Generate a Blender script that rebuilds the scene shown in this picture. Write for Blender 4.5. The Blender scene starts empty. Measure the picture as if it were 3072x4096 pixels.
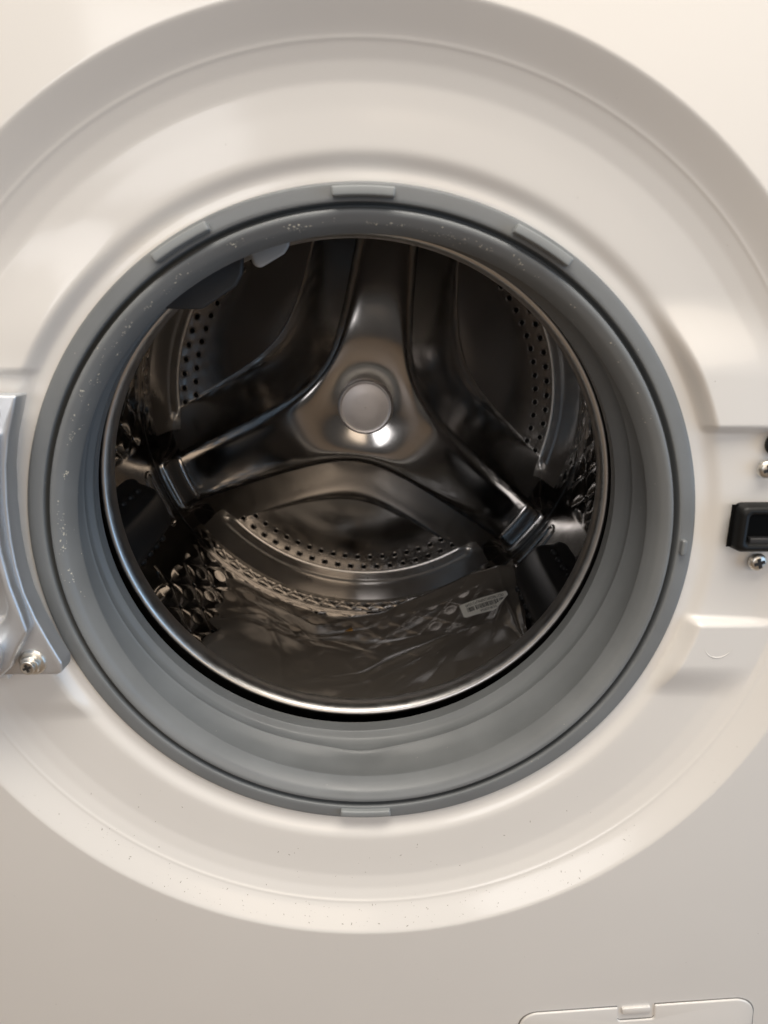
import bpy, math, random
import numpy as np
from mathutils import Vector, Matrix, noise

random.seed(7)
np.random.seed(7)
SC = bpy.context.scene
COL = SC.collection
R_ = math.radians

# ------------------------------------------------------------------ camera
cam_d = bpy.data.cameras.new("camera")
cam = bpy.data.objects.new("camera", cam_d)
COL.objects.link(cam)
cam_d.sensor_fit = 'AUTO'
cam_d.sensor_width = 36.0
cam_d.lens = 36.0 * 2750 / 4096
cam_d.clip_start = 0.01
cam_d.clip_end = 50
cam.location = (0.0091, -0.3341, 0.1257)
cam.rotation_euler = (math.pi / 2 - 0.2956, 0, -0.0068)
cam_d.dof.use_dof = True
cam_d.dof.focus_distance = 0.48
cam_d.dof.aperture_fstop = 9.0
SC.camera = cam

# ------------------------------------------------------------------ light
w = bpy.data.worlds.new("World")
SC.world = w
w.use_nodes = True
# a plain room: pale ceiling, darker floor
nt = w.node_tree
bgn = nt.nodes["Background"]
wtc = nt.nodes.new("ShaderNodeTexCoord")
wsep = nt.nodes.new("ShaderNodeSeparateXYZ")
wramp = nt.nodes.new("ShaderNodeValToRGB")
nt.links.new(wtc.outputs["Generated"], wsep.inputs[0])
wmr = nt.nodes.new("ShaderNodeMapRange")
wmr.inputs["From Min"].default_value = -1
nt.links.new(wsep.outputs["Z"], wmr.inputs["Value"])
nt.links.new(wmr.outputs["Result"], wramp.inputs[0])
wramp.color_ramp.elements[0].position = 0.30
wramp.color_ramp.elements[0].color = (0.13, 0.115, 0.105, 1)
wramp.color_ramp.elements[1].position = 0.85
wramp.color_ramp.elements[1].color = (0.95, 0.92, 0.88, 1)
nt.links.new(wramp.outputs[0], bgn.inputs[0])
bgn.inputs[1].default_value = 0.22


def area(name, loc, target, sx, sy, power, col):
    d = bpy.data.lights.new(name, 'AREA')
    d.shape = 'RECTANGLE'
    d.size, d.size_y, d.energy, d.color = sx, sy, power, col
    o = bpy.data.objects.new(name, d)
    COL.objects.link(o)
    o.location = loc
    o.rotation_euler = (Vector(target) - Vector(loc)).to_track_quat('-Z', 'Y').to_euler()
    return o


area("ceiling_lamp", (0.10, -0.38, 1.05), (0.05, -0.16, 0.0), 1.1, 0.55, 16.5, (1.0, 0.93, 0.835))
area("window_light", (1.25, -0.75, 0.05), (0, 0.05, 0.0), 0.8, 1.0, 5.5, (0.42, 0.68, 1.0))
area("room_lamp", (-1.45, -0.55, 0.60), (0, 0.05, 0.0), 0.9, 0.9, 2.0, (1.0, 0.80, 0.60))
area("far_lamp", (0.85, -3.0, 1.05), (0, 0.2, 0.0), 2.0, 1.3, 19.0, (1.0, 0.82, 0.63))
area("far_lamp", (-0.85, -3.2, 0.75), (0, 0.2, 0.0), 0.8, 1.2, 14.0, (0.97, 0.96, 0.97))

SC.view_settings.view_transform = 'Standard'
SC.view_settings.look = 'None'
SC.view_settings.gamma = 1
SC.view_settings.exposure = 0.0
SC.cycles.max_bounces = 10
SC.cycles.glossy_bounces = 7
SC.cycles.transparent_max_bounces = 16
SC.cycles.use_denoising = True
SC.cycles.sample_clamp_indirect = 4.0


# ------------------------------------------------------------------ materials
def mat(name, col, rough=0.5, metal=0.0, spec=0.5, coat=0.0, coat_r=0.1,
        var=0.0, var_scale=20, bump=0.0, bump_scale=300, rvar=0.0, aniso=0.0):
    m = bpy.data.materials.new(name)
    m.use_nodes = True
    nt = m.node_tree
    b = nt.nodes["Principled BSDF"]
    b.inputs["Base Color"].default_value = (*col, 1)
    b.inputs["Roughness"].default_value = rough
    b.inputs["Metallic"].default_value = metal
    b.inputs["Specular IOR Level"].default_value = spec
    b.inputs["Coat Weight"].default_value = coat
    b.inputs["Coat Roughness"].default_value = coat_r
    b.inputs["Anisotropic"].default_value = aniso
    tc = nt.nodes.new("ShaderNodeTexCoord")
    if var or rvar:
        n = nt.nodes.new("ShaderNodeTexNoise")
        n.inputs["Scale"].default_value = var_scale
        n.inputs["Detail"].default_value = 5
        nt.links.new(tc.outputs["Object"], n.inputs["Vector"])
        if var:
            r = nt.nodes.new("ShaderNodeMapRange")
            r.inputs["From Min"].default_value = 0.3
            r.inputs["From Max"].default_value = 0.7
            r.inputs["To Min"].default_value = 1 - var
            r.inputs["To Max"].default_value = 1 + var
            nt.links.new(n.outputs["Fac"], r.inputs["Value"])
            mx = nt.nodes.new("ShaderNodeVectorMath")
            mx.operation = 'SCALE'
            mx.inputs[0].default_value = col
            nt.links.new(r.outputs["Result"], mx.inputs["Scale"])
            nt.links.new(mx.outputs["Vector"], b.inputs["Base Color"])
        if rvar:
            r2 = nt.nodes.new("ShaderNodeMapRange")
            r2.inputs["From Min"].default_value = 0.3
            r2.inputs["From Max"].default_value = 0.7
            r2.inputs["To Min"].default_value = max(0.02, rough - rvar)
            r2.inputs["To Max"].default_value = rough + rvar
            nt.links.new(n.outputs["Fac"], r2.inputs["Value"])
            nt.links.new(r2.outputs["Result"], b.inputs["Roughness"])
    if bump:
        n2 = nt.nodes.new("ShaderNodeTexNoise")
        n2.inputs["Scale"].default_value = bump_scale
        n2.inputs["Detail"].default_value = 3
        nt.links.new(tc.outputs["Object"], n2.inputs["Vector"])
        bp = nt.nodes.new("ShaderNodeBump")
        bp.inputs["Strength"].default_value = bump
        bp.inputs["Distance"].default_value = 0.001
        nt.links.new(n2.outputs["Fac"], bp.inputs["Height"])
        nt.links.new(bp.outputs["Normal"], b.inputs["Normal"])
    return m


M = {}
M['enamel'] = mat("white_enamel", (0.79, 0.762, 0.725), 0.36, coat=0.6, coat_r=0.09, bump=0.02, bump_scale=900,
                  var=0.012, var_scale=9, rvar=0.05)
M['rubber'] = mat("grey_rubber", (0.190, 0.200, 0.206), 0.40, spec=0.45, var=0.07, var_scale=30, bump=0.05,
                  bump_scale=700, rvar=0.08)
M['rubber_tab'] = mat("pale_rubber", (0.27, 0.285, 0.29), 0.40, var=0.05, var_scale=60)
M['rubber_dark'] = mat("dark_rubber", (0.05, 0.052, 0.055), 0.55, var=0.1, var_scale=40)
M['rubber_light'] = mat("pale_grey_plastic", (0.50, 0.50, 0.49), 0.45, var=0.05, var_scale=60)
M['steel'] = mat("drum_steel", (0.42, 0.40, 0.385), 0.135, metal=1, rvar=0.04, var_scale=25, bump=0.012, bump_scale=250)
M['steel_satin'] = mat("satin_steel", (0.74, 0.71, 0.68), 0.32, metal=1, rvar=0.05, var_scale=60)
M['steel_press'] = mat("pressed_steel", (0.70, 0.68, 0.66), 0.16, metal=1)
M['steel_wall'] = mat("embossed_steel", (0.44, 0.42, 0.40), 0.15, metal=1, rvar=0.04, var_scale=40)
M['steel_rim'] = mat("rim_steel", (0.60, 0.585, 0.57), 0.36, metal=1, rvar=0.06, var_scale=120, bump=0.03,
                     bump_scale=600)
M['cap'] = mat("satin_cap", (0.92, 0.875, 0.87), 0.38, metal=0.7, var=0.04, var_scale=80)
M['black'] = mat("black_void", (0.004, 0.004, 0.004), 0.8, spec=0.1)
M['black_plastic'] = mat("black_plastic", (0.007, 0.007, 0.007), 0.42, spec=0.3, bump=0.06, bump_scale=1500)
M['lifter'] = mat("charcoal_plastic", (0.028, 0.028, 0.03), 0.42, bump=0.08, bump_scale=900)
M['alu'] = mat("cast_aluminium", (0.70, 0.725, 0.76), 0.40, metal=0.8, bump=0.06, bump_scale=800, rvar=0.06,
               var_scale=60)
M['zinc'] = mat("zinc_screw", (0.74, 0.71, 0.65), 0.36, metal=1, rvar=0.05, var_scale=300)
M['dark_slot'] = mat("dark_slot", (0.02, 0.018, 0.016), 0.6)
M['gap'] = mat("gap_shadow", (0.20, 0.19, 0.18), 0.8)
M['dust'] = mat("dust_flecks", (0.66, 0.63, 0.53), 0.8)
M['debris'] = mat("dark_debris", (0.26, 0.22, 0.18), 0.8)
M['paper'] = mat("label_paper", (0.90, 0.87, 0.80), 0.55)
M['ink'] = mat("label_ink", (0.03, 0.028, 0.028), 0.6)
M['hose'] = mat("black_hose", (0.015, 0.016, 0.02), 0.45)
M['card'] = mat("brown_card", (0.55, 0.29, 0.07), 0.7, var=0.1, var_scale=90)


def bag_material():
    m = bpy.data.materials.new("clear_film")
    m.use_nodes = True
    nt = m.node_tree
    out = nt.nodes["Material Output"]
    b = nt.nodes["Principled BSDF"]
    b.inputs["Base Color"].default_value = (0.205, 0.178, 0.150, 1)
    b.inputs["Roughness"].default_value = 0.5
    tr = nt.nodes.new("ShaderNodeBsdfTransparent")
    tr.inputs[0].default_value = (0.90, 0.88, 0.86, 1)
    gl = nt.nodes.new("ShaderNodeBsdfGlossy")
    gl.inputs["Roughness"].default_value = 0.22
    lw = nt.nodes.new("ShaderNodeLayerWeight")
    lw.inputs["Blend"].default_value = 0.30
    mr = nt.nodes.new("ShaderNodeMapRange")
    mr.inputs["To Min"].default_value = 0.79
    mr.inputs["To Max"].default_value = 0.96
    nt.links.new(lw.outputs["Facing"], mr.inputs["Value"])
    mx = nt.nodes.new("ShaderNodeMixShader")
    nt.links.new(mr.outputs["Result"], mx.inputs[0])
    nt.links.new(tr.outputs[0], mx.inputs[1])
    nt.links.new(b.outputs[0], mx.inputs[2])
    fr = nt.nodes.new("ShaderNodeMapRange")
    fr.inputs["To Min"].default_value = 0.03
    fr.inputs["To Max"].default_value = 0.24
    nt.links.new(lw.outputs["Facing"], fr.inputs["Value"])
    mx2 = nt.nodes.new("ShaderNodeMixShader")
    nt.links.new(fr.outputs[0], mx2.inputs[0])
    nt.links.new(mx.outputs[0], mx2.inputs[1])
    nt.links.new(gl.outputs[0], mx2.inputs[2])
    nt.links.new(mx2.outputs[0], out.inputs[0])
    return m


M['film'] = bag_material()


# ------------------------------------------------------------------ helpers
def build(name, verts, faces, m, parent=None, smooth=True):
    me = bpy.data.meshes.new(name)
    me.from_pydata([tuple(map(float, v)) for v in verts], [], [tuple(int(i) for i in f) for f in faces])
    me.materials.append(m)
    if smooth:
        me.shade_smooth()
    o = bpy.data.objects.new(name, me)
    COL.objects.link(o)
    if parent:
        o.parent = parent
    return o


def gridmesh(name, P, m, parent=None, closed_u=True, closed_v=False, flip=False):
    """P: array [nu, nv, 3]; quads between neighbours."""
    P = np.asarray(P, float)
    nu, nv = P.shape[:2]
    iu = np.arange(nu if closed_u else nu - 1)
    iv = np.arange(nv if closed_v else nv - 1)
    U, V = np.meshgrid(iu, iv, indexing='ij')
    U2, V2 = (U + 1) % nu, (V + 1) % nv
    a, b, c, d = U * nv + V, U2 * nv + V, U2 * nv + V2, U * nv + V2
    F = np.stack([a, b, c, d] if not flip else [d, c, b, a], -1).reshape(-1, 4)
    me = bpy.data.meshes.new(name)
    me.vertices.add(nu * nv)
    me.vertices.foreach_set("co", P.reshape(-1).astype(np.float32))
    nf = len(F)
    me.loops.add(nf * 4)
    me.loops.foreach_set("vertex_index", F.reshape(-1).astype(np.int32))
    me.polygons.add(nf)
    me.polygons.foreach_set("loop_start", (np.arange(nf) * 4).astype(np.int32))
    me.update(calc_edges=True)
    me.validate()
    me.materials.append(m)
    me.shade_smooth()
    o = bpy.data.objects.new(name, me)
    COL.objects.link(o)
    if parent:
        o.parent = parent
    return o


def sstep(a, b, x):
    t = np.clip((np.asarray(x, float) - a) / (b - a), 0, 1)
    return t * t * (3 - 2 * t)


def spline(pts, n):
    """Catmull-Rom (centripetal-ish) resample of a polyline of any dimension."""
    pts = np.asarray(pts, float)
    P = np.vstack([2 * pts[0] - pts[1], pts, 2 * pts[-1] - pts[-2]])
    out = []
    for i in range(1, len(P) - 2):
        for k in range(n):
            t = k / n
            p0, p1, p2, p3 = P[i - 1], P[i], P[i + 1], P[i + 2]
            m1, m2 = (p2 - p0) * .42, (p3 - p1) * .42
            out.append((2 * t**3 - 3 * t**2 + 1) * p1 + (t**3 - 2 * t**2 + t) * m1 + (-2 * t**3 + 3 * t**2) * p2 + (t**3 - t**2) * m2)
    out.append(P[-2])
    return np.array(out)


def bevel(o, wd, seg=2, ang=30):
    md = o.modifiers.new("bevel", 'BEVEL')
    md.width, md.segments, md.limit_method, md.angle_limit = wd, seg, 'ANGLE', R_(ang)
    return o


def prism(name, outline, y_front, y_back, m, parent, bev=0.001, seg=3):
    """outline: list of (x, z) CCW seen from the front (-y); extruded in y."""
    n = len(outline)
    v = [(x, y_front, z) for x, z in outline] + [(x, y_back, z) for x, z in outline]
    f = [tuple(range(n)), tuple(range(2 * n - 1, n - 1, -1))]
    for i in range(n):
        j = (i + 1) % n
        f.append((j, i, n + i, n + j))
    o = build(name, v, f, m, parent, smooth=True)
    if bev:
        bevel(o, bev, seg)
    return o


def rrect(cx, cz, hx, hz, r, rot=0, n=6):
    pts = []
    for sx, sz, a0 in ((1, 1, 0), (-1, 1, 90), (-1, -1, 180), (1, -1, 270)):
        for k in range(n + 1):
            a = R_(a0 + 90 * k / n)
            pts.append((sx * (hx - r) + r * math.cos(a), sz * (hz - r) + r * math.sin(a)))
    c, s = math.cos(rot), math.sin(rot)
    return [(cx + x * c - z * s, cz + x * s + z * c) for x, z in pts]


def empty(name, loc=(0, 0, 0)):
    o = bpy.data.objects.new(name, None)
    o.empty_display_size = 0.05
    COL.objects.link(o)
    o.location = loc
    return o


def tag(o, label, cat, group=None):
    o["label"], o["category"] = label, cat
    if group:
        o["group"] = group
    return o


TH = np.linspace(0, 2 * np.pi, 1440, endpoint=False)

# ------------------------------------------------------------------ floor the machine stands on
def floor_material():
    m = bpy.data.materials.new("oak_boards")
    m.use_nodes = True
    nt = m.node_tree
    b = nt.nodes["Principled BSDF"]
    b.inputs["Roughness"].default_value = 0.45
    tc = nt.nodes.new("ShaderNodeTexCoord")
    br = nt.nodes.new("ShaderNodeTexBrick")
    br.inputs["Color1"].default_value = (0.27, 0.20, 0.135, 1)
    br.inputs["Color2"].default_value = (0.17, 0.12, 0.08, 1)
    br.inputs["Mortar"].default_value = (0.05, 0.035, 0.025, 1)
    br.inputs["Scale"].default_value = 1.0
    br.inputs["Mortar Size"].default_value = 0.002
    br.inputs["Brick Width"].default_value = 0.9
    br.inputs["Row Height"].default_value = 0.12
    nt.links.new(tc.outputs["Object"], br.inputs["Vector"])
    nt.links.new(br.outputs["Color"], b.inputs["Base Color"])
    return m


fl = build("floor", [(-2, -3.6, -.475), (2, -3.6, -.475), (2, .7, -.475), (-2, .7, -.475)], [(0, 1, 2, 3)], floor_material(), None, False)
fl["kind"] = "structure"

# ------------------------------------------------------------------ the washing machine
wm = tag(empty("washing_machine"), "white front loading washing machine with its round door hole open", "washing machine")

# ---- front panel with the round door dish --------------------------------
rr_ctrl = np.array([.150, .1755, .1800, .1865, .1920, .2100, .2200, .2280, .2350, .2365, .2500, .2512, .60])
yy_ctrl = np.array([.0245, .0208, .0197, .0198, .0166, .0152, .0142, .0122, .0093, .0087, .0006, 0.0, 0.0])
rr_f = np.arange(.150, .60, .00025)
yy_f = np.interp(rr_f, rr_ctrl, yy_ctrl)


def gsm(y, sig):
    k = np.arange(-60, 61) * .00025
    g = np.exp(-k * k / 2 / sig**2)
    return np.convolve(np.pad(y, 60, mode='edge'), g / g.sum(), mode='valid')


yy_in, yy_out = gsm(yy_f, .0017), gsm(yy_f, .0005)
mixw = sstep(.205, .222, rr_f)
yy_s = yy_in * (1 - mixw) + yy_out * mixw
mixc = np.exp(-((rr_f - .2355) / .005) ** 4)
yy_s = yy_s * (1 - mixc) + gsm(yy_f, .0026) * mixc - .0002 * np.exp(-((rr_f - .2352) / .0008) ** 2)


def panel_y(x, z):
    r = np.hypot(x, z)
    y = np.interp(r, rr_f, yy_s)
    # ridges either side of the latch recess (right) and hinge recess (left)
    rad = sstep(.1855, .1935, r)
    right = sstep(.10, .13, x)
    left = sstep(.10, .13, -x)
    up = sstep(.130, .090, z) * sstep(.0605, .0660, z)
    lo = sstep(-.0415, -.0465, z) * sstep(-.094, -.070, z)
    upl = .6 * sstep(.165, .105, z) * sstep(.0900, .0950, z)
    lol = .5 * sstep(-.0690, -.0735, z) * sstep(-.108, -.092, z)
    target = np.minimum(y, .0105)
    mask = rad * (right * np.maximum(up, lo) + left * np.maximum(upl, lol))
    return y + (target - y) * mask


rad_l = np.concatenate([np.linspace(.172, .2, 46), np.linspace(.2, .232, 30)[1:], np.linspace(.232, .256, 56)[1:]])
s_l = np.linspace(0, 1, 22)[1:] ** 1.5
PX = np.zeros((len(TH), len(rad_l) + len(s_l), 3))
c_, s_ = np.cos(TH)[:, None], np.sin(TH)[:, None]
PX[:, :len(rad_l), 0] = c_ * rad_l
PX[:, :len(rad_l), 2] = s_ * rad_l
lim = np.minimum(.298 / np.maximum(np.abs(c_), 1e-6), np.where(s_ > 0, .38, .47) / np.maximum(np.abs(s_), 1e-6))
rb = .256 + (lim - .256) * s_l
PX[:, len(rad_l):, 0] = c_ * rb
PX[:, len(rad_l):, 2] = s_ * rb
PX[:, :, 1] = panel_y(PX[:, :, 0], PX[:, :, 2])
panel = gridmesh("front_panel", PX, M['enamel'], wm, flip=False)

# cabinet shell behind the panel
sx, zt, zb, yb = .298, .38, -.47, .60
cv = []
for y in (.001, yb):
    cv += [(-sx, y, zb), (sx, y, zb), (sx, y, zt), (-sx, y, zt)]
build("cabinet", cv, [(0, 1, 5, 4), (1, 2, 6, 5), (2, 3, 7, 6), (3, 0, 4, 7), (4, 5, 6, 7)], M['enamel'], wm, smooth=False)

# faint moulded arc beside the latch
arc = []
n = 26
for i in range(n):
    a = R_(190 + 160 * i / (n - 1))
    x, z = .1985 + .0078 * math.cos(a), -.0575 + .0078 * math.sin(a)
    yv = float(panel_y(np.array(x), np.array(z)))
    for k in range(6):
        b = k / 6 * 2 * math.pi
        rr = .00035 * math.sin(math.pi * (i + .3) / n)
        arc.append((x + rr * math.cos(b) * math.cos(a), yv - .00005 + rr * .6 * math.sin(b), z + rr * math.cos(b) * math.sin(a)))
gridmesh("mould_mark", np.array(arc).reshape(n, 6, 3), M['enamel'], wm, closed_u=False, closed_v=True)

# ---- rubber door gasket ---------------------------------------------------
gp = np.array([  # R, Y, share of the drum's sideways offset
    (.1780, .0262, 0), (.1798, .0240, 0), (.1804, .0205, 0), (.1798, .0188, 0), (.1782, .0182, 0), (.1745, .0180, 0),
    (.1724, .0181, 0), (.1714, .0190, 0), (.1711, .0245, 0), (.1702, .0262, 0), (.1692, .0245, 0), (.1686, .0196, 0),
    (.1676, .0183, 0), (.1655, .0186, 0), (.1622, .0212, 0), (.1598, .0255, 0), (.1583, .0296, 0), (.1585, .0308, 0),
    (.1612, .0318, .05), (.1690, .0352, .1), (.1745, .0395, .15), (.1760, .0470, .2), (.1748, .0560, .3),
    (.1718, .0640, .4), (.1684, .0694, .5), (.1672, .0708, .52), (.1674, .0720, .55), (.1700, .0745, .65), (.1706, .0790, .75), (.1690, .0830, .85),
    (.1660, .0852, .95), (.1648, .0862, 1), (.1648, .0876, 1), (.1656, .0930, 1), (.1664, .0990, 1), (.1700, .1000, 1),
    (.1800, .0900, 1), (.2000, .0880, 1)])
gs = spline(gp, 5)
DX = -.0067


def gasket_pt(th, R, Y, k):
    notch = np.exp(-((np.asarray(th) - 1.5 * np.pi) / .12) ** 2) * np.exp(-((Y - .0705) / .006) ** 2) * .0030
    wob = .0012 * np.sin(2 * np.asarray(th) + .6) * np.clip((Y - .03) / .03, 0, 1)
    rr = R + notch + wob
    return np.stack([rr * np.cos(th) + DX * k, Y + 0 * rr, rr * np.sin(th)], -1)


GP = np.stack([gasket_pt(TH[::2], a, b, c) for a, b, c in gs], 1)
gasket = gridmesh("door_gasket", GP, M['rubber'], wm, flip=True)


def polar_tab(name, th0, th1, r0, r1, yf, yb2, m, parent, bev=.0008, nseg=14):
    v, f = [], []
    for i in range(nseg + 1):
        t = th0 + (th1 - th0) * i / nseg
        for r, y in ((r0, yb2), (r1, yb2), (r1, yf), (r0, yf)):
            v.append((r * math.cos(t), y, r * math.sin(t)))
    for i in range(nseg):
        a, b = i * 4, i * 4 + 4
        for k in range(4):
            k2 = (k + 1) % 4
            f.append((a + k, a + k2, b + k2, b + k))
    f += [(3, 2, 1, 0), tuple(nseg * 4 + k for k in range(4))]
    o = build(name, v, f, m, parent)
    return bevel(o, bev, 3, 40)


def ang(x, z):
    return math.atan2(z, x)


for (xa, za), (xb, zb2), r0, r1, yf in (((.0166, .1745), (-.0128, .1745), .1733, .1776, .0120),
                                        ((-.0712, .1600), (-.0980, .1452), .1733, .1776, .0120),
                                        ((.1000, .1430), (.0735, .1597), .1733, .1776, .0120)):
    polar_tab("grip_tab", ang(xa, za), ang(xb, zb2), r0, r1, yf, .0200, M['rubber_tab'], gasket)
polar_tab("grip_tab", ang(-.0152, -.1745), ang(.0155, -.1745), .1727, .1768, .0150, .0200, M['rubber_tab'], gasket, .001)
polar_tab("locating_pip", R_(-2.0), R_(.9), .1728, .1756, .0150, .0200, M['rubber'], gasket, .0009, 4)

# spray nozzle and dark flap hanging behind the upper lip
def wedge(name, quad, y0, y1, lift, m, bev=.003):
    """quad: (x,z) outline at the front; pushed back to y1, the far end lifted outward."""
    n = len(quad)
    v = [(x, y0, z) for x, z in quad]
    for x, z in quad:
        r = math.hypot(x, z)
        k = (r + lift) / r
        v.append((x * k, y1, z * k))
    f = [tuple(range(n)), tuple(range(2 * n - 1, n - 1, -1))]
    for i in range(n):
        j = (i + 1) % n
        f.append((j, i, n + i, n + j))
    return bevel(build(name, v, f, m, gasket), bev, 3, 25)


wedge("spray_nozzle", [(-.0600, .1660), (-.0600, .1500), (-.0585, .1440), (-.0545, .1428), (-.0415, .1500), (-.0385, .1540), (-.0375, .1680)][::1],
      .058, .082, .010, M['rubber_light'], .0025)
wedge("drip_flap", [(-.1240, .1330), (-.1150, .1215), (-.0905, .1208), (-.0700, .1335), (-.0660, .1400), (-.0640, .1560), (-.0900, .1560)],
      .070, .088, .012, M['rubber_dark'], .003)

# dust flecks stuck to the rubber
dv, df = [], []
gn = len(gs)


def gasket_surface(th, kf):
    i = int(min(max(kf, 0), gn - 2))
    t = kf - i
    a = gs[i] * (1 - t) + gs[i + 1] * t
    P = gasket_pt(np.array(th), *a)
    e = gs[min(i + 1, gn - 1)] - gs[i]
    nr, ny = e[1], -e[0]
    L = math.hypot(nr, ny) or 1
    nr, ny = nr / L, ny / L
    if ny > 0:
        nr, ny = -nr, -ny
    return P, np.array([nr * math.cos(th), ny, nr * math.sin(th)])


def fleck(P, N, size, dv, df, stretch=1.0):
    N = Vector(N).normalized()
    T = N.orthogonal().normalized()
    B = N.cross(T)
    a0 = random.uniform(0, 6.28)
    n = random.randint(4, 6)
    b0 = len(dv)
    P = Vector(P)
    dv.append(tuple(P + N * size * .45))
    for k in range(n):
        a = 2 * math.pi * k / n
        r = size * random.uniform(.6, 1.2)
        u, v_ = r * math.cos(a) * stretch, r * math.sin(a)
        q = P + T * (u * math.cos(a0) - v_ * math.sin(a0)) + B * (u * math.sin(a0) + v_ * math.cos(a0)) + N * .00002
        dv.append(tuple(q))
    for k in range(n):
        df.append((b0, b0 + 1 + k, b0 + 1 + (k + 1) % n))


for cl in range(75):
    d = random.uniform(62, 196) if cl < 66 else random.uniform(20, 62)
    kf = 70 + 5 * random.gauss(0, .35) - (abs(d - 140) / 60) * 1.0
    for q in range(random.randint(2, 6) if d > 62 else 2):
        th = R_(d + random.gauss(0, .7))
        P, N = gasket_surface(th, kf + random.gauss(0, .8))
        fleck(P, N, random.choice([.00015, .0002, .0002, .0003, .00042]), dv, df, random.uniform(1, 2.2))
for q in range(90):
    P, N = gasket_surface(random.uniform(0, 6.283), random.uniform(20, 118))
    fleck(P, N, random.uniform(.00015, .00032), dv, df)
o = build("dust_flecks", dv, df, M['dust'], gasket, smooth=False)
o["kind"] = "stuff"

# dark lint on the lower white dish
dv, df = [], []
for q in range(230):
    th = R_(random.gauss(-95, 30))
    r = random.choice([random.uniform(.237, .249), random.uniform(.237, .249), random.uniform(.20, .25)])
    x, z = r * math.cos(th), r * math.sin(th)
    e = .0005
    y = float(panel_y(np.array(x), np.array(z)))
    gx = (float(panel_y(np.array(x + e), np.array(z))) - y) / e
    gz = (float(panel_y(np.array(x), np.array(z + e))) - y) / e
    fleck((x, y, z), (gx, -1, gz), random.choice([.00009, .00012, .00016, .00024]), dv, df, random.uniform(1.0, 4.5))
for q in range(60):
    x, z = random.uniform(-.28, .28), random.uniform(-.33, .28)
    if .19 < math.hypot(x, z):
        y = float(panel_y(np.array(x), np.array(z)))
        fleck((x, y, z), (0, -1, 0), random.uniform(.00012, .00025), dv, df, 1.3)
o = build("lint_specks", dv, df, M['debris'], panel, smooth=False)
o["kind"] = "stuff"

# ---- outer tub: the black gap between gasket and drum --------------------
tub = np.array([(.1990, .0885), (.285, .0890), (.285, .56), (.0005, .56)])
gridmesh("outer_tub", np.stack([np.stack([DX + a * np.cos(TH[::8]), b + 0 * TH[::8], a * np.sin(TH[::8])], -1) for a, b in tub], 1),
         M['black'], wm, flip=True)

# ---- drum -------------------------------------------------------------------
TILT = R_(2.1)
DM = Matrix.Translation((DX, .104, 0)) @ Matrix.Rotation(TILT, 4, 'X') @ Matrix.Translation((0, -.104, 0))
DMn = np.array(DM)


def D(P):
    P = np.asarray(P, float)
    return P @ DMn[:3, :3].T + DMn[:3, 3]


RW = .243
ARMS = [82, 202, 322]
LOBES = [142, 262, 22]
PERIOD = 38                       # embossed cells round the wall
CELL_S = 2 * math.pi * RW / PERIOD
CELL_Y = .050


def arm_dist(thd):
    return np.min([np.abs((thd - a + 180) % 360 - 180) for a in ARMS], 0)


def wall_h(th, Y):
    """height of the pressed pattern towards the axis"""
    s = th * RW
    a = s / CELL_S + Y / CELL_Y
    b = s / CELL_S - Y / CELL_Y
    h = np.abs(np.sin(np.pi * a) * np.sin(np.pi * b)) ** .62
    dim = np.clip(h - .80, 0, 1) * 1.5        # dished top of each cell
    h = h - dim
    thd = np.degrees(th) % 360
    ad = arm_dist(thd)
    m = sstep(.160, .172, Y) * sstep(.409, .402, Y)
    m = m * np.maximum(sstep(13.5, 16.5, ad), 0)
    h = h * m * .0036
    strip = sstep(.419, .423, Y) * sstep(.444, .438, Y) * sstep(13, 16, ad)
    h = h + strip * .0012 * np.abs(np.sin(np.pi * a * 2) * np.sin(np.pi * b * 2)) ** .7
    h = h - .004 * sstep(.4125, .4138, Y) * sstep(.4172, .4160, Y)
    return h


thw = np.linspace(0, 2 * np.pi, 1320, endpoint=False)
yw = np.concatenate([np.linspace(.146, .41, 210), np.linspace(.41, .4495, 52)[1:]])
T2, Y2 = np.meshgrid(thw, yw, indexing='ij')
Rw = RW - wall_h(T2, Y2)
W = np.stack([Rw * np.cos(T2), Y2, Rw * np.sin(T2)], -1)
drum = gridmesh("drum", D(W), M['steel_wall'], wm, flip=True)

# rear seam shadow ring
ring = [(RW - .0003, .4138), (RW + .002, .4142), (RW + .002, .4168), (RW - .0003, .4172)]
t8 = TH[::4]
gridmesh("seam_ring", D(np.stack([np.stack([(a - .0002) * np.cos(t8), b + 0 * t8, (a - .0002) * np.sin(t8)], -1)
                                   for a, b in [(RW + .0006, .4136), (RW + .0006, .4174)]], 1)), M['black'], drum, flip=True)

# rim and front plate of the drum
rimp = spline(np.array([(.1712, .1190), (.1708, .1120), (.1694, .1068), (.1672, .1043), (.1648, .1050), (.1630, .1078),
                        (.1624, .1115), (.1628, .1165), (.1640, .1208), (.1655, .1220), (.1680, .1225), (.2000, .1290),
                        (.2330, .1370), (.2405, .1400), (.2428, .1440), (.2430, .1465)]), 6)
gridmesh("drum_rim", D(np.stack([np.stack([a * np.cos(TH[::2]), b + 0 * TH[::2], a * np.sin(TH[::2])], -1) for a, b in rimp], 1)),
         M['steel_rim'], drum, flip=True)

rim = drum.children[-1]
rim.data.materials.append(M['steel'])
yl = rimp[:-1, 1]
rim.data.polygons.foreach_set("material_index", np.tile((np.arange(len(rimp) - 1) > 38).astype(np.int32), len(TH[::2])))

# rear plate: proud three armed star, three recessed perforated lobes
Y_STAR, Y_FLOOR = .452, .487
tp = np.linspace(0, 2 * np.pi, 1080, endpoint=False)
rp = np.concatenate([np.linspace(.0004, .05, 26), np.linspace(.05, .205, 130)[1:], np.linspace(.205, .2432, 60)[1:]])


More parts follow.
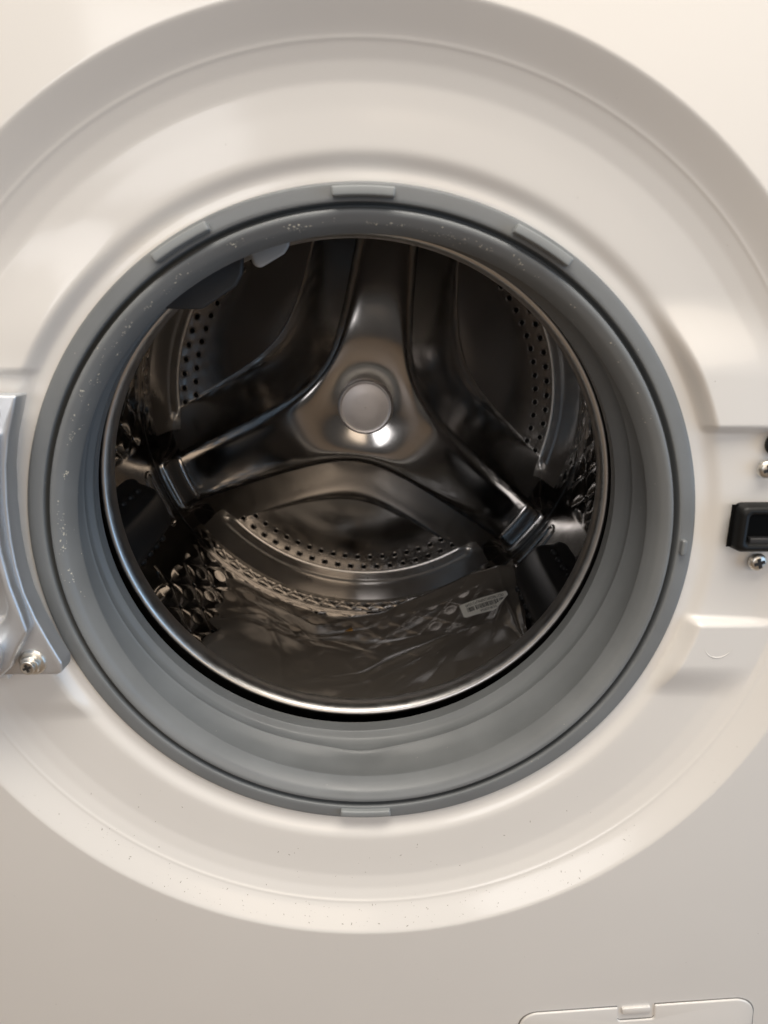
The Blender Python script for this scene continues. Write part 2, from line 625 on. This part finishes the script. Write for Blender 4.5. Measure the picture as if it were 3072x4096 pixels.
def plate_y(r, th):
    T = np.zeros_like(r)
    qs = []
    for a in LOBES:
        ph = th - R_(a)
        u, v = r * np.cos(ph) * 1000, r * np.sin(ph) * 1000
        l1 = 41 + np.sqrt(23.6**2 + (.53 * v)**2)
        l2 = 97.5 + np.sqrt(27.7**2 + (.48 * v)**2)
        T = np.maximum(T, np.clip((u - l1) / (l2 - l1), 0, 1))
        qs.append(np.minimum(u - l1, 0))
    q = 6.0 * np.log(np.exp(qs[0] / 6) + np.exp(qs[1] / 6) + np.exp(qs[2] / 6))
    star = Y_STAR - .0050 * (1 - np.exp(np.minimum(q, 0) / 6.)) - .011 * np.exp(-(r / .125) ** 2) + .016 * np.exp(-(r / .050) ** 2)
    soft = 1 - (1 - T) ** 1.28
    y = star + (Y_FLOOR - star) * soft
    # outer cone up to the drum wall, bead at its foot
    cone = .4490 + (.243 - r) * 2.45
    k = .0022
    hh = np.clip(.5 + .5 * (cone - y) / k, 0, 1)
    y = cone * (1 - hh) + y * hh - k * hh * (1 - hh)
    y = y - .0065 * np.exp(-((r - .2280) / .0032) ** 2) * sstep(.75, 1.0, T)
    # arm ends curl forward into the wall
    y = y - .016 * sstep(.2225, .2432, r) * sstep(.25, .0, T)
    return y


Tp, Rp = np.meshgrid(tp, rp, indexing='ij')
Yp = plate_y(Rp, Tp)
rear = gridmesh("rear_plate", D(np.stack([Rp * np.cos(Tp), Yp, Rp * np.sin(Tp)], -1)), M['steel'], drum, flip=True)

# the outer cone and bead are satin, the rest polished
rear.data.materials.append(M['steel_satin'])
nv_ = len(rp)
rowm = np.zeros((len(tp), nv_ - 1), np.int32)
rm = (rp[:-1] + rp[1:]) / 2
lobe_a = np.min([np.abs((np.degrees(tp) - a + 180) % 360 - 180) for a in LOBES], 0)
rowm[np.ix_(lobe_a < 46, (rm > .2215))] = 1
rear.data.polygons.foreach_set("material_index", rowm.reshape(-1))

# hub cap
hy = float(plate_y(np.array([.030]), np.array([.3]))[0])
capp = spline(np.array([(.0312, hy + .006), (.0312, hy - .001), (.0306, hy - .0034), (.0290, hy - .0046), (.0272, hy - .0042), (.0262, hy - .0038),
                        (.0150, hy - .0048), (.0004, hy - .0052)]), 6)
gridmesh("hub_cap", D(np.stack([np.stack([a * np.cos(TH[::12]), b + 0 * TH[::12], a * np.sin(TH[::12])], -1) for a, b in capp], 1)),
         M['cap'], drum, flip=True)


# drain holes: pressed lip round a black opening, shared mesh
def hole_mesh(r, name):
    prof = [(r * 1.75, -.0006), (r * 1.5, .0004), (r * 1.3, .0009), (r * 1.12, .0009), (r * 1.0, .0004), (r * .92, -.0010)]
    n = 14
    v, f = [], []
    for a, h in prof:
        for k in range(n):
            t = 2 * math.pi * k / n
            v.append((a * math.cos(t), a * math.sin(t), h))
    for i in range(len(prof) - 1):
        for k in range(n):
            k2 = (k + 1) % n
            f.append((i * n + k, i * n + k2, (i + 1) * n + k2, (i + 1) * n + k))
    # dark floor of the opening, just above the sheet
    b0 = len(v)
    for k in range(n):
        t = 2 * math.pi * k / n
        v.append((r * .97 * math.cos(t), r * .97 * math.sin(t), .00035))
    f.append(tuple(b0 + k for k in range(n)))
    me = bpy.data.meshes.new(name)
    me.from_pydata(v, [], f)
    me.materials.append(M['steel'])
    me.materials.append(M['black'])
    me.shade_smooth()
    me.polygons[len(f) - 1].material_index = 1
    return me


HM, HW = hole_mesh(.0027, "drain_hole"), hole_mesh(.0027, "wall_hole")


def place_hole(me, name, P, N):
    o = bpy.data.objects.new(name, me)
    COL.objects.link(o)
    o.parent = drum
    Pw = DM @ Vector(P)
    Nw = DM.to_3x3() @ Vector(N)
    o.matrix_local = Matrix.Translation(Pw) @ Nw.to_track_quat('Z', 'Y').to_matrix().to_4x4()
    return o


for a in LOBES:
    for r, half, cnt in ((.2010, 36.0, 17), (.2145, 38.5, 18)):
        for i in range(cnt):
            th = R_(a - half + 2 * half * i / (cnt - 1))
            y = float(plate_y(np.array([r]), np.array([th]))[0])
            e = .002
            dy = (float(plate_y(np.array([r + e]), np.array([th]))[0]) - y) / e
            place_hole(HM, "drain_hole", (r * math.cos(th), y, r * math.sin(th)), (dy * math.cos(th), -1, dy * math.sin(th)))

# small holes at the corners of the pressed wall cells, where the wall is in view
for ia in range(-60, 80):
    for ib in range(-60, 80):
        s = (ia + ib) / 2 * CELL_S
        Y = (ia - ib) / 2 * CELL_Y
        th = s / RW
        thd = math.degrees(th)
        if not (0 <= thd < 360 and .168 < Y < .405):
            continue
        if not (165 < thd < 262 or thd > 330 or thd < 20):
            continue
        if arm_dist(np.array(thd)) < 16:
            continue
        place_hole(HW, "wall_hole", (RW * math.cos(th), Y, RW * math.sin(th)), (-math.cos(th), 0, -math.sin(th)))


# rounded rectangular pressings at the arm ends
def pressing(name, thd, y0, r0, tilt, length, width, m):
    """raised loop: a torus-like tube along a rounded rectangle, in the plane facing the axis"""
    pts = rrect(0, 0, length / 2, width / 2, width * .42, 0, 6)
    n = len(pts)
    th = R_(thd)
    er = Vector((math.cos(th), 0, math.sin(th)))
    et = Vector((-math.sin(th), 0, math.cos(th)))
    ey = Vector((0, 1, 0))
    nin = (-er * math.cos(tilt) - ey * math.sin(tilt)).normalized()
    across = (ey * math.cos(tilt) - er * math.sin(tilt)).normalized()
    C = er * r0 + ey * y0
    G = np.zeros((n, 9, 3))
    fl = []
    for i, (a, b) in enumerate(pts):
        a2, b2 = pts[(i + 1) % n]
        a0, b0 = pts[i - 1]
        tx, tz = a2 - a0, b2 - b0
        L = math.hypot(tx, tz)
        ox, oz = tz / L, -tx / L
        for k in range(9):
            f = -1 + 2 * k / 8
            off = f * .0030
            hgt = .0020 * (math.cos(f * math.pi / 2) ** .8) - .0008
            s_len = a + ox * off
            # bend along the wall
            dth = s_len / r0
            er2 = Vector((math.cos(th + dth), 0, math.sin(th + dth)))
            base = er2 * r0 + ey * y0
            nin2 = (-er2 * math.cos(tilt) - ey * math.sin(tilt)).normalized()
            ac2 = (ey * math.cos(tilt) - er2 * math.sin(tilt)).normalized()
            G[i, k] = base + ac2 * (b + oz * off) + nin2 * hgt
    return gridmesh(name, D(G), m, drum)


for a in ARMS[1:]:
    pressing("pressed_loop", a, .4390, .2365, R_(38), .060, .0150, M['steel_press'])
    pressing("pressed_loop", a, .3880, RW - .0004, 0, .062, .0160, M['steel_press'])


# lifters
def lifter(thd):
    th = R_(thd)
    er = np.array([math.cos(th), 0, math.sin(th)])
    et = np.array([-math.sin(th), 0, math.cos(th)])
    prof = spline(np.array([(-.040, -.004), (-.034, .004), (-.021, .028), (-.014, .035), (0, .037), (.014, .035), (.021, .028), (.034, .004), (.040, -.004)]), 4)
    ys = [(.150, 1.0), (.20, 1.0), (.26, .98), (.300, .93), (.325, .82), (.345, .52), (.354, .15), (.3555, .0)]
    ys = spline(np.array(ys), 4)
    G = np.zeros((len(prof), len(ys), 3))
    for i, (s, h) in enumerate(prof):
        for j, (y, k) in enumerate(ys):
            r = math.sqrt(max(RW**2 - s * s, 0)) - max(h * k, -.004)
            G[i, j] = er * r + et * s * (.55 + .45 * min(1, k + .25)) + np.array([0, y, 0])
    o = gridmesh("lifter", D(G), M['lifter'], drum, closed_u=False)
    # row of moulded pips along both flanks, in the same mesh
    import bmesh
    bm = bmesh.new()
    bm.from_mesh(o.data)
    for sgn in (-1, 1):
        for q in range(8):
            y = .168 + q * .0195
            s, h = sgn * .0260, .0195
            P = er * (RW - h - .001) + et * s + np.array([0, y, 0])
            P = D(P)
            mtx = Matrix.Translation(P) @ Matrix.Rotation(th, 4, 'Y') @ Matrix.Diagonal((.0032, .0046, .0032, 1))
            bmesh.ops.create_icosphere(bm, subdivisions=2, radius=1, matrix=mtx)
    bm.to_mesh(o.data)
    bm.free()
    o.data.shade_smooth()
    return o


for a in (82, 201, 321):
    lifter(a)
# smooth embossed bar on the wall below the left lifter and above the right one
for a in (217, 305, 334):
    pressing("pressed_loop", a, .262, RW - .0004, 0, .010, .062, M['steel_wall'])

# ---- hinge bracket, left -----------------------------------------------------
hinge_edge = [(-.1655, .0830), (-.1690, .0730), (-.1726, .0630), (-.1762, .0480), (-.1786, .0290), (-.1796, .0100),
              (-.1792, -.0050), (-.1775, -.0200), (-.1735, -.0350), (-.1680, -.0500), (-.1632, -.0615), (-.1640, -.0668), (-.1665, -.0685)]
outl = [(-.245, .0830)] + [(-.245, -.0685)] + hinge_edge[::-1]
hinge = prism("hinge_bracket", outl, -.0005, .0118, M['alu'], wm, .0014, 3)
# raised hinge body with its round knuckle
body = [(-.245, .0655), (-.245, -.0690), (-.205, -.0690), (-.1950, -.0668), (-.1870, -.0600), (-.1800, -.0470), (-.1745, -.0390),
        (-.1765, -.0280), (-.1795, -.0130), (-.1812, .0050), (-.1808, .0240), (-.1790, .0430), (-.1765, .0580), (-.1752, .0655)]
hb = prism("hinge_body", body, -.0085, -.0004, M['alu'], hinge, 0)
pocket = [(-.260, .0270), (-.260, -.0330), (-.1880, -.0330), (-.1850, -.0300), (-.1835, -.0240), (-.1850, -.0080), (-.1858, .0100), (-.1852, .0200), (-.1880, .0262)]
cut = prism("cutter", pocket, -.0120, -.0036, M['alu'], None, 0)
md = hb.modifiers.new("cut", 'BOOLEAN')
md.object, md.operation, md.solver = cut, 'DIFFERENCE', 'EXACT'
bevel(hb, .0022, 4, 30)
bpy.context.view_layer.update()
me = bpy.data.meshes.new_from_object(hb.evaluated_get(bpy.context.evaluated_depsgraph_get()))
hb.modifiers.clear()
hb.data = me
me.shade_smooth()
bpy.data.objects.remove(cut)
knuckle = [(-.245, -.0705), (-.207, -.0705), (-.1975, -.0672), (-.1910, -.0600), (-.1872, -.0500), (-.1890, -.0440), (-.1990, -.0410), (-.245, -.0400)]
prism("hinge_knuckle", knuckle[::-1], -.0210, -.0080, M['alu'], hinge, .0065, 6)
prism("hinge_step", [(-.245, .0660), (-.245, .0520), (-.1850, .0520), (-.1800, .0545), (-.1772, .0600), (-.1758, .0660)], -.0120, -.0080, M['alu'], hinge, .0026, 4)


def disc_head(name, loc, r, h, m, parent, dome=True, cross=True, nrm=(0, -1, 0), flange=None, hexr=None):
    """screw head with a real cross slot (dark blades sunk in a domed head), optional hex and flange"""
    import bmesh
    bm = bmesh.new()

    def lathe(prof, n=28, mi=0):
        rings = []
        for a, z in prof:
            rings.append([bm.verts.new((a * math.cos(2 * math.pi * k / n), a * math.sin(2 * math.pi * k / n), z)) for k in range(n)])
        for i in range(len(rings) - 1):
            for k in range(n):
                fc = bm.faces.new((rings[i][k], rings[i][(k + 1) % n], rings[i + 1][(k + 1) % n], rings[i + 1][k]))
                fc.smooth = True
                fc.material_index = mi
        fc = bm.faces.new(rings[-1])
        fc.material_index = mi
        fc.smooth = True

    z0 = 0
    if flange:
        lathe([(flange, 0), (flange * .98, h * .14), (flange * .80, h * .26)])
        z0 = h * .25
    if hexr:
        lathe([(hexr, z0), (hexr, z0 + h * .42), (hexr * .9, z0 + h * .5)], 6)
        z0 += h * .5
    if dome:
        lathe([(r, z0), (r * .97, z0 + h * .35), (r * .82, z0 + h * .72), (r * .55, z0 + h * .93), (r * .05, z0 + h)])
        top = z0 + h
    else:
        lathe([(r, z0), (r, z0 + h * .30), (r * .92, z0 + h * .36), (r * .80, z0 + h * .34), (r * .02, z0 + h * .32)])
        top = z0 + h * .34
    me = bpy.data.meshes.new(name)
    bm.to_mesh(me)
    bm.free()
    me.materials.append(m)
    o = bpy.data.objects.new(name, me)
    COL.objects.link(o)
    o.parent = parent
    o.matrix_local = Matrix.Translation(loc) @ Vector(nrm).to_track_quat('Z', 'Y').to_matrix().to_4x4() @ Matrix.Rotation(R_(18), 4, 'Z')
    if cross:
        v, f = [], []
        for aa in (0, math.pi / 2):
            L, wd = r * .58, r * .17
            b0 = len(v)
            for px, py in ((-L, -wd), (L, -wd), (L, wd), (-L, wd)):
                x = px * math.cos(aa) - py * math.sin(aa)
                y = px * math.sin(aa) + py * math.cos(aa)
                v += [(x, y, top + .00030 + (.00004 if aa else 0)), (x * 1.0, y * 1.0, top - h * .5)]
            f += [(b0, b0 + 2, b0 + 4, b0 + 6)] + [(b0 + 2 * k, b0 + 2 * k + 1, b0 + (2 * k + 3) % 8, b0 + (2 * k + 2) % 8) for k in range(4)]
        c = build("cross_slot", v, f, M['dark_slot'], o, smooth=False)
    return o


disc_head("hinge_screw", (-.1800, -.0005, .0757), .0058, .0030, M['zinc'], hinge)
disc_head("hinge_bolt", (-.1787, -.0005, -.0605), .0038, .0062, M['zinc'], hinge, dome=False, flange=.0074, hexr=.0056)
# white rail stub under the bracket
prism("panel_rib", [(-.245, -.0735), (-.1955, -.0735), (-.1955, -.0700), (-.245, -.0700)][::-1], .0030, .0110, M['enamel'], wm, .0010, 3)

# ---- door latch, right ---------------------------------------------------------
YL = .0038
lo_out = rrect(.2190, .0130, .0268, .0135, .0035)
lo_in = rrect(.2190, .0122, .0208, .0086, .0018)
lo_mid = rrect(.2190, .0128, .0232, .0110, .0025)
lv, lf = [], []
loops = [[(x, .0125, z) for x, z in rrect(.2240, 0.0122, .0282, 0.0130, .0040)],
         [(x, YL + .0020, z) for x, z in rrect(.2240, 0.0122, .0276, 0.0124, .0038)],
         [(x, YL, z) for x, z in rrect(.2240, 0.0123, .0256, 0.0106, .0030)],
         [(x, YL + .0005, z) for x, z in rrect(.2240, 0.0123, .0232, 0.0088, .0022)],
         [(x, YL + .0022, z) for x, z in rrect(.2240, 0.0123, .0222, 0.0078, .0018)],
         [(x, .0107, z) for x, z in rrect(.2240, 0.0123, .0215, 0.0072, .0018)]]
LP = np.array(loops).transpose(1, 0, 2)
latch = gridmesh("door_latch", LP, M['black_plastic'], wm, flip=False)
build("latch_cavity", [(.194, .0106, .001), (.244, .0106, .001), (.244, .0106, .0245), (.194, .0106, .0245)], [(0, 1, 2, 3)], M['black'], latch, False)
prism("latch_catch", [(.204, .0035), (.240, .0035), (.240, .0072), (.204, .0072)], .0060, .0104, M['lifter'], latch, .0006, 2)
disc_head("latch_screw", (.2130, .0118, -.0082), .0049, .0026, M['zinc'], latch)
disc_head("latch_screw", (.2098, .0118, .0432), .0049, .0026, M['zinc'], latch)
# round black sensor hole
sn = spline(np.array([(.0062, .0118), (.0060, .0105), (.0052, .0100), (.0044, .0110), (.0040, .0130), (.0002, .0132)]), 3)
t8 = np.linspace(0, 2 * np.pi, 40, endpoint=False)
gridmesh("lock_hole", np.stack([np.stack([.2128 + a * np.cos(t8), b + 0 * t8, .0565 + a * np.sin(t8)], -1) for a, b in sn], 1),
         M['black_plastic'], latch, flip=True)

# ---- filter flap, lower right ---------------------------------------------------
rot = R_(4.9)


def flap_pts(pts):
    c, s = math.cos(rot), math.sin(rot)
    return [(.1755 + x * c - z * s, -.3125 + x * s + z * c) for x, z in pts]


rc = .0125
fo = [(-.012, 0), (-.012, -.0105), (-.0105, -.0120), (.0105, -.0120), (.012, -.0105), (.012, 0)]
right_top = [(.0765 - rc + rc * math.sin(a), -rc + rc * math.cos(a)) for a in np.linspace(0, math.pi / 2, 9)]
left_top = [(-.0765 + rc - rc * math.cos(a), -rc + rc * math.sin(a)) for a in np.linspace(0, math.pi / 2, 9)]
outline = left_top + fo + right_top + [(.0765, -.120), (-.0765, -.120)]
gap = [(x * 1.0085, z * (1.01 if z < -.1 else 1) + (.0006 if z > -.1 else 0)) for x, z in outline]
flap = prism("filter_flap", flap_pts(outline)[::-1], -.0014, .0006, M['enamel'], wm, .0009, 3)
prism("flap_gap_shade", flap_pts(gap)[::-1], -.0003, .0006, M['gap'], flap, 0)  # solid grey edge coloured as the shade in the gap round the flap
prism("flap_tab", flap_pts([(-.0092, -.0006), (-.0092, -.0058), (.0092, -.0058), (.0092, -.0006)]), -.0016, .0006, M['enamel'], flap, .0006, 2)

# ------------------------------------------------------------------ bag of accessories in the drum
S3 = np.array([(-.1630, .331, -.1770), (-.1445, .345, -.1720), (-.1180, .352, -.1760), (-.0790, .352, -.2000), (-.0580, .345, -.2080), (-.0230, .350, -.1970),
               (.0150, .350, -.1920), (.0390, .355, -.1835), (.0960, .362, -.1640), (.1270, .362, -.1500), (.1420, .360, -.1440), (.1540, .352, -.1480),
               (.1640, .320, -.1640), (.1660, .265, -.1800), (.1600, .215, -.1840)])
top_edge = spline(S3, 14)
nc = len(top_edge)
cc = np.linspace(0, 1, nc)
th_f = np.radians(-129 + 80 * cc)
front_edge = np.stack([(RW - .024) * np.cos(th_f) + DX, .158 + 0.010 * np.sin(7 * cc), (RW - .024) * np.sin(th_f) + .002], -1)
th_b = np.arctan2(top_edge[:, 2], top_edge[:, 0] - DX)
back_edge = np.stack([(RW - .006) * np.cos(th_b) + DX, np.minimum(top_edge[:, 1] + .025, .375), (RW - .006) * np.sin(th_b) + .0045], -1)
NR = 110
sheet = np.zeros((nc, NR, 3))
for j in range(NR):
    v = j / (NR - 1)
    if v < .12:
        t = v / .12
        t = t ** .6
        sheet[:, j] = back_edge * (1 - t) + top_edge * t
    else:
        t = (v - .12) / .88
        q = top_edge * (1 - t) + front_edge * t
        tz = 1 - (1 - t) ** 2.2          # drops steeply at the back, runs out flat at the front
        q[:, 2] = top_edge[:, 2] * (1 - tz) + front_edge[:, 2] * tz
        # sag over the contents: fuller in the middle, flatter towards the rim
        bul = math.sin(math.pi * t) * (.006 + .010 * np.sin(cc * 9.0 + 1.0) + .006 * np.sin(cc * 4.0 + 2.0)) * np.sin(np.pi * np.clip(cc, 0, 1)) ** .5
        q[:, 2] += bul * .8
        q[:, 1] -= bul * .3
        sheet[:, j] = q


def ridged(p, s, seed):
    n1 = noise.noise(Vector((p[0] * s[0] + seed, p[1] * s[1] + seed * 1.7, p[2] * s[2])))
    return 1 - abs(n1) * 2.2


for i in range(14):                                   # ragged side edges
    wgt = (1 - i / 14) ** 1.4
    for j in range(NR):
        sheet[i, j, 0] += wgt * .016 * noise.noise(Vector((j * .09, 4.2, 0)))
        sheet[nc - 1 - i, j, 0] += wgt * .012 * noise.noise(Vector((j * .11, 9.7, 0)))
inv = np.linalg.inv(DMn)
L = sheet @ inv[:3, :3].T + inv[:3, 3]
rr = np.hypot(L[..., 0], L[..., 2])
dep = RW - rr
dep = .016 + .012 * np.log1p(np.exp((dep - .016) / .012))       # film never sinks into the wall
nz = np.zeros_like(dep)
# long straight creases running out of a few pinch points
CI, RJ = np.meshgrid(np.arange(nc) / nc, np.arange(NR) / NR, indexing='ij')
crease = np.zeros_like(dep)
rs = random.Random(11)
for (pc, pr) in ((.30, .34), (.47, .86), (.60, .45), (.78, .30), (.16, .30), (.88, .62)):
    for q in range(4):
        a = rs.uniform(0, 2 * math.pi)
        ca, sa = math.cos(a), math.sin(a)
        al = (CI - pc) * ca + (RJ - pr) * .8 * sa
        ac = -(CI - pc) * sa + (RJ - pr) * .8 * ca + .05 * rs.uniform(-1, 1) * al
        ln = rs.uniform(.12, .34)
        crease += rs.uniform(.0012, .0038) * np.exp(-np.abs(ac) / rs.uniform(.006, .016)) * np.exp(-np.clip(al / ln, 0, 9) ** 2) * sstep(-.02, .03, al)
for i in range(nc):
    for j in range(NR):
        p = L[i, j]
        edge = min(1, j / 6.) * min(1, i / 6. + .2) * min(1, (nc - i) / 8. + .2)
        rx, ry = p[0] * .8 + p[1] * .6, p[1] * .8 - p[0] * .6
        a = ridged((rx, ry, p[2]), (4, 11, 6), 3.1) * .0100
        b = ridged((p[0], p[1], p[2]), (13, 9, 11), 8.4) * .0050
        c = ridged((ry, rx, p[2]), (55, 26, 40), 5.2) * .0012
        d = noise.noise(Vector(p * 11)) * .009
        nz[i, j] = (a * .8 + b * .6 + c * .25 + d - .009 + crease[i, j]) * edge
dep = np.maximum(dep + nz, .0095)
k = (RW - dep) / rr
L[..., 0] *= k
L[..., 2] *= k
L[..., 1] -= nz * .35
sheet = D(L)
bag = tag(empty("plastic_bag", tuple(sheet[nc // 2, NR - 1])), "crumpled clear plastic bag of accessories lying in the bottom of the drum", "plastic bag")
off = np.array(bag.location)
film = gridmesh("film", sheet - off, M['film'], bag, closed_u=False, flip=True)


def sheet_pt(c, r):
    c = min(max(c, 0), nc - 1.001)
    r = min(max(r, 0), NR - 1.001)
    i, j = int(c), int(r)
    a, b = c - i, r - j
    return (sheet[i, j] * (1 - a) * (1 - b) + sheet[i + 1, j] * a * (1 - b) + sheet[i, j + 1] * (1 - a) * b + sheet[i + 1, j + 1] * a * b)


def sheet_n(c, r):
    a = sheet_pt(c + 1.5, r) - sheet_pt(c - 1.5, r)
    b = sheet_pt(c, r + 1.5) - sheet_pt(c, r - 1.5)
    n = np.cross(a, b)
    n /= np.linalg.norm(n)
    return n if n @ (np.array((.009, -.334, .126)) - sheet_pt(c, r)) > 0 else -n


# sticker stuck to the film: u along it (left to right in view), v downwards
CA, CB, CD = np.array((120., 39.)), np.array((158.5, 35.5)), np.array((127.5, 47.))


LIFT = [0.]


def avg(c, r):
    return sum(sheet_pt(c + dc, r + dr) for dc in (-5, 0, 5) for dr in (-4, 0, 4)) / 9


K0, KU, KV = avg(*CA), avg(*CB), avg(*CD)
K0, KU = K0 + np.array((0, .002, .009)), KU + np.array((0, .002, .009))
KV = K0 + (KV - K0) * .74
SN = np.cross(KU - K0, KV - K0)
SN = SN / np.linalg.norm(SN)
if SN @ (np.array((.009, -.334, .126)) - K0) < 0:
    SN = -SN


def stick(u, v, lift, probe=False):
    """the stiff paper keeps nearly flat on the film, with a little bow"""
    c, r = CA + (CB - CA) * u + (CD - CA) * v
    P = K0 + (KU - K0) * u + (KV - K0) * v
    if probe:
        return max((sheet_pt(c + dc, r + dr) - P) @ SN for dc in (-2, 0, 2) for dr in (-2, 0, 2))
    return P + SN * (lift + LIFT[0] + .0015 * math.sin(math.pi * u * .9)) - off


LIFT[0] = max(stick(u, v, 0, True) for u in np.linspace(0, 1, 11) for v in np.linspace(0, 1, 5)) + .0003


nu, nvv = 40, 9
G = np.zeros((nu, nvv, 3))
for i in range(nu):
    u = i / (nu - 1)
    vm = np.interp(u, [0, .05, .60, .68, 1.0], [.92, 1.0, 1.12, 1.05, .30])
    for j in range(nvv):
        G[i, j] = stick(u, vm * j / (nvv - 1), 0)
sticker = gridmesh("barcode_sticker", G, M['paper'], bag, closed_u=False)
sticker["label"] = "white barcode sticker on the bag"


def sticker_text(body, u0, u1, v0, hgt):
    """lettering stands upside down in view: it starts at u1 and runs to u0"""
    cu = bpy.data.curves.new("sticker_text", 'FONT')
    cu.body = body
    ob = bpy.data.objects.new("sticker_text", cu)
    COL.objects.link(ob)
    bpy.context.view_layer.update()
    me = bpy.data.meshes.new_from_object(ob)
    bpy.data.objects.remove(ob)
    co = np.array([v.co[:] for v in me.vertices])
    wd, ht = co[:, 0].max(), co[:, 1].max()
    for v in me.vertices:
        v.co = Vector(stick(u1 - (u1 - u0) * v.co.x / wd, v0 + hgt * v.co.y / ht, .0003))
    me.materials.clear()
    me.materials.append(M['ink'])
    o = bpy.data.objects.new("sticker_text", me)
    COL.objects.link(o)
    o.parent = sticker
    return o


sticker_text("18DC9802852A8P6UY210349", .12, .93, .12, .20)
sticker_text("DC98-02852A", .36, .70, .82, .16)
bv, bf = [], []
u = .12
while u < .93:
    wbar = random.choice([.006, .006, .010, .016])
    if not (.27 < u < .29 or .76 < u < .79):
        b0 = len(bv)
        vt = np.interp(u, [.12, .7, .93], [.72, .74, .42])
        for uu, vv in ((u, .40), (u + wbar, .40), (u + wbar, vt), (u, vt)):
            bv.append(stick(uu, vv, .0003))
        bf.append((b0, b0 + 1, b0 + 2, b0 + 3))
    u += wbar + random.choice([.006, .008, .012])
build("barcode", bv, bf, M['ink'], sticker, smooth=False)

# things seen through the film -------------------------------------------------
def floor_z(x):
    return -math.sqrt(RW**2 - (x - DX)**2) + .006


hose = tag(empty("drain_hose", (.055, .290, -.2225)), "short black ribbed hose coiled inside the clear bag", "hose")
n, mseg = 210, 12
H = np.zeros((n, mseg, 3))
for i in range(n):
    a = R_(-40 + 330 * i / (n - 1))
    rad = .030 + .005 * math.sin(2 * a)
    c = np.array([rad * 1.25 * math.cos(a), rad * math.sin(a) * .95, .009 + .003 * math.cos(a + .6) + .005 * max(0, math.cos(a)) ** 2])
    er = np.array([math.cos(a), math.sin(a), 0.])
    rr = .0075 * (1 + .10 * math.cos(i * 1.05))
    for k in range(mseg):
        b = 2 * math.pi * k / mseg
        H[i, k] = c + er * rr * math.cos(b) + np.array([0, 0, 1]) * rr * math.sin(b)
gridmesh("hose_tube", H, M['hose'], hose, closed_u=False, closed_v=True)
for e, sg in ((0, -1), (n - 1, 1)):
    ctr = H[e].mean(0)
    tdir = H[e].mean(0) - H[e - sg * 6 if e else 6].mean(0)
    tdir /= np.linalg.norm(tdir)
    prof = [(.0078, -.006), (.0098, -.005), (.0098, .008), (.0070, .009), (.0065, .004)]
    q = Vector(tdir).to_track_quat('Z', 'Y').to_matrix()
    G = np.array([[ctr + np.array(q @ Vector((a * math.cos(t), a * math.sin(t), h))) for a, h in prof] for t in np.linspace(0, 2 * math.pi, 18, endpoint=False)])
    gridmesh("hose_collar", G, M['hose'], hose)

cx, cy = -.034, .334
carton = prism("card_carton", rrect(0, 0, .016, .0075, .001), -.010, .010, M['card'], None, .0008, 2)
carton.location = (cx, cy, floor_z(cx) + .0165)
carton.rotation_euler = (R_(-12), R_(-14), R_(10))
tag(carton, "small orange brown card box inside the bag at its back", "carton")
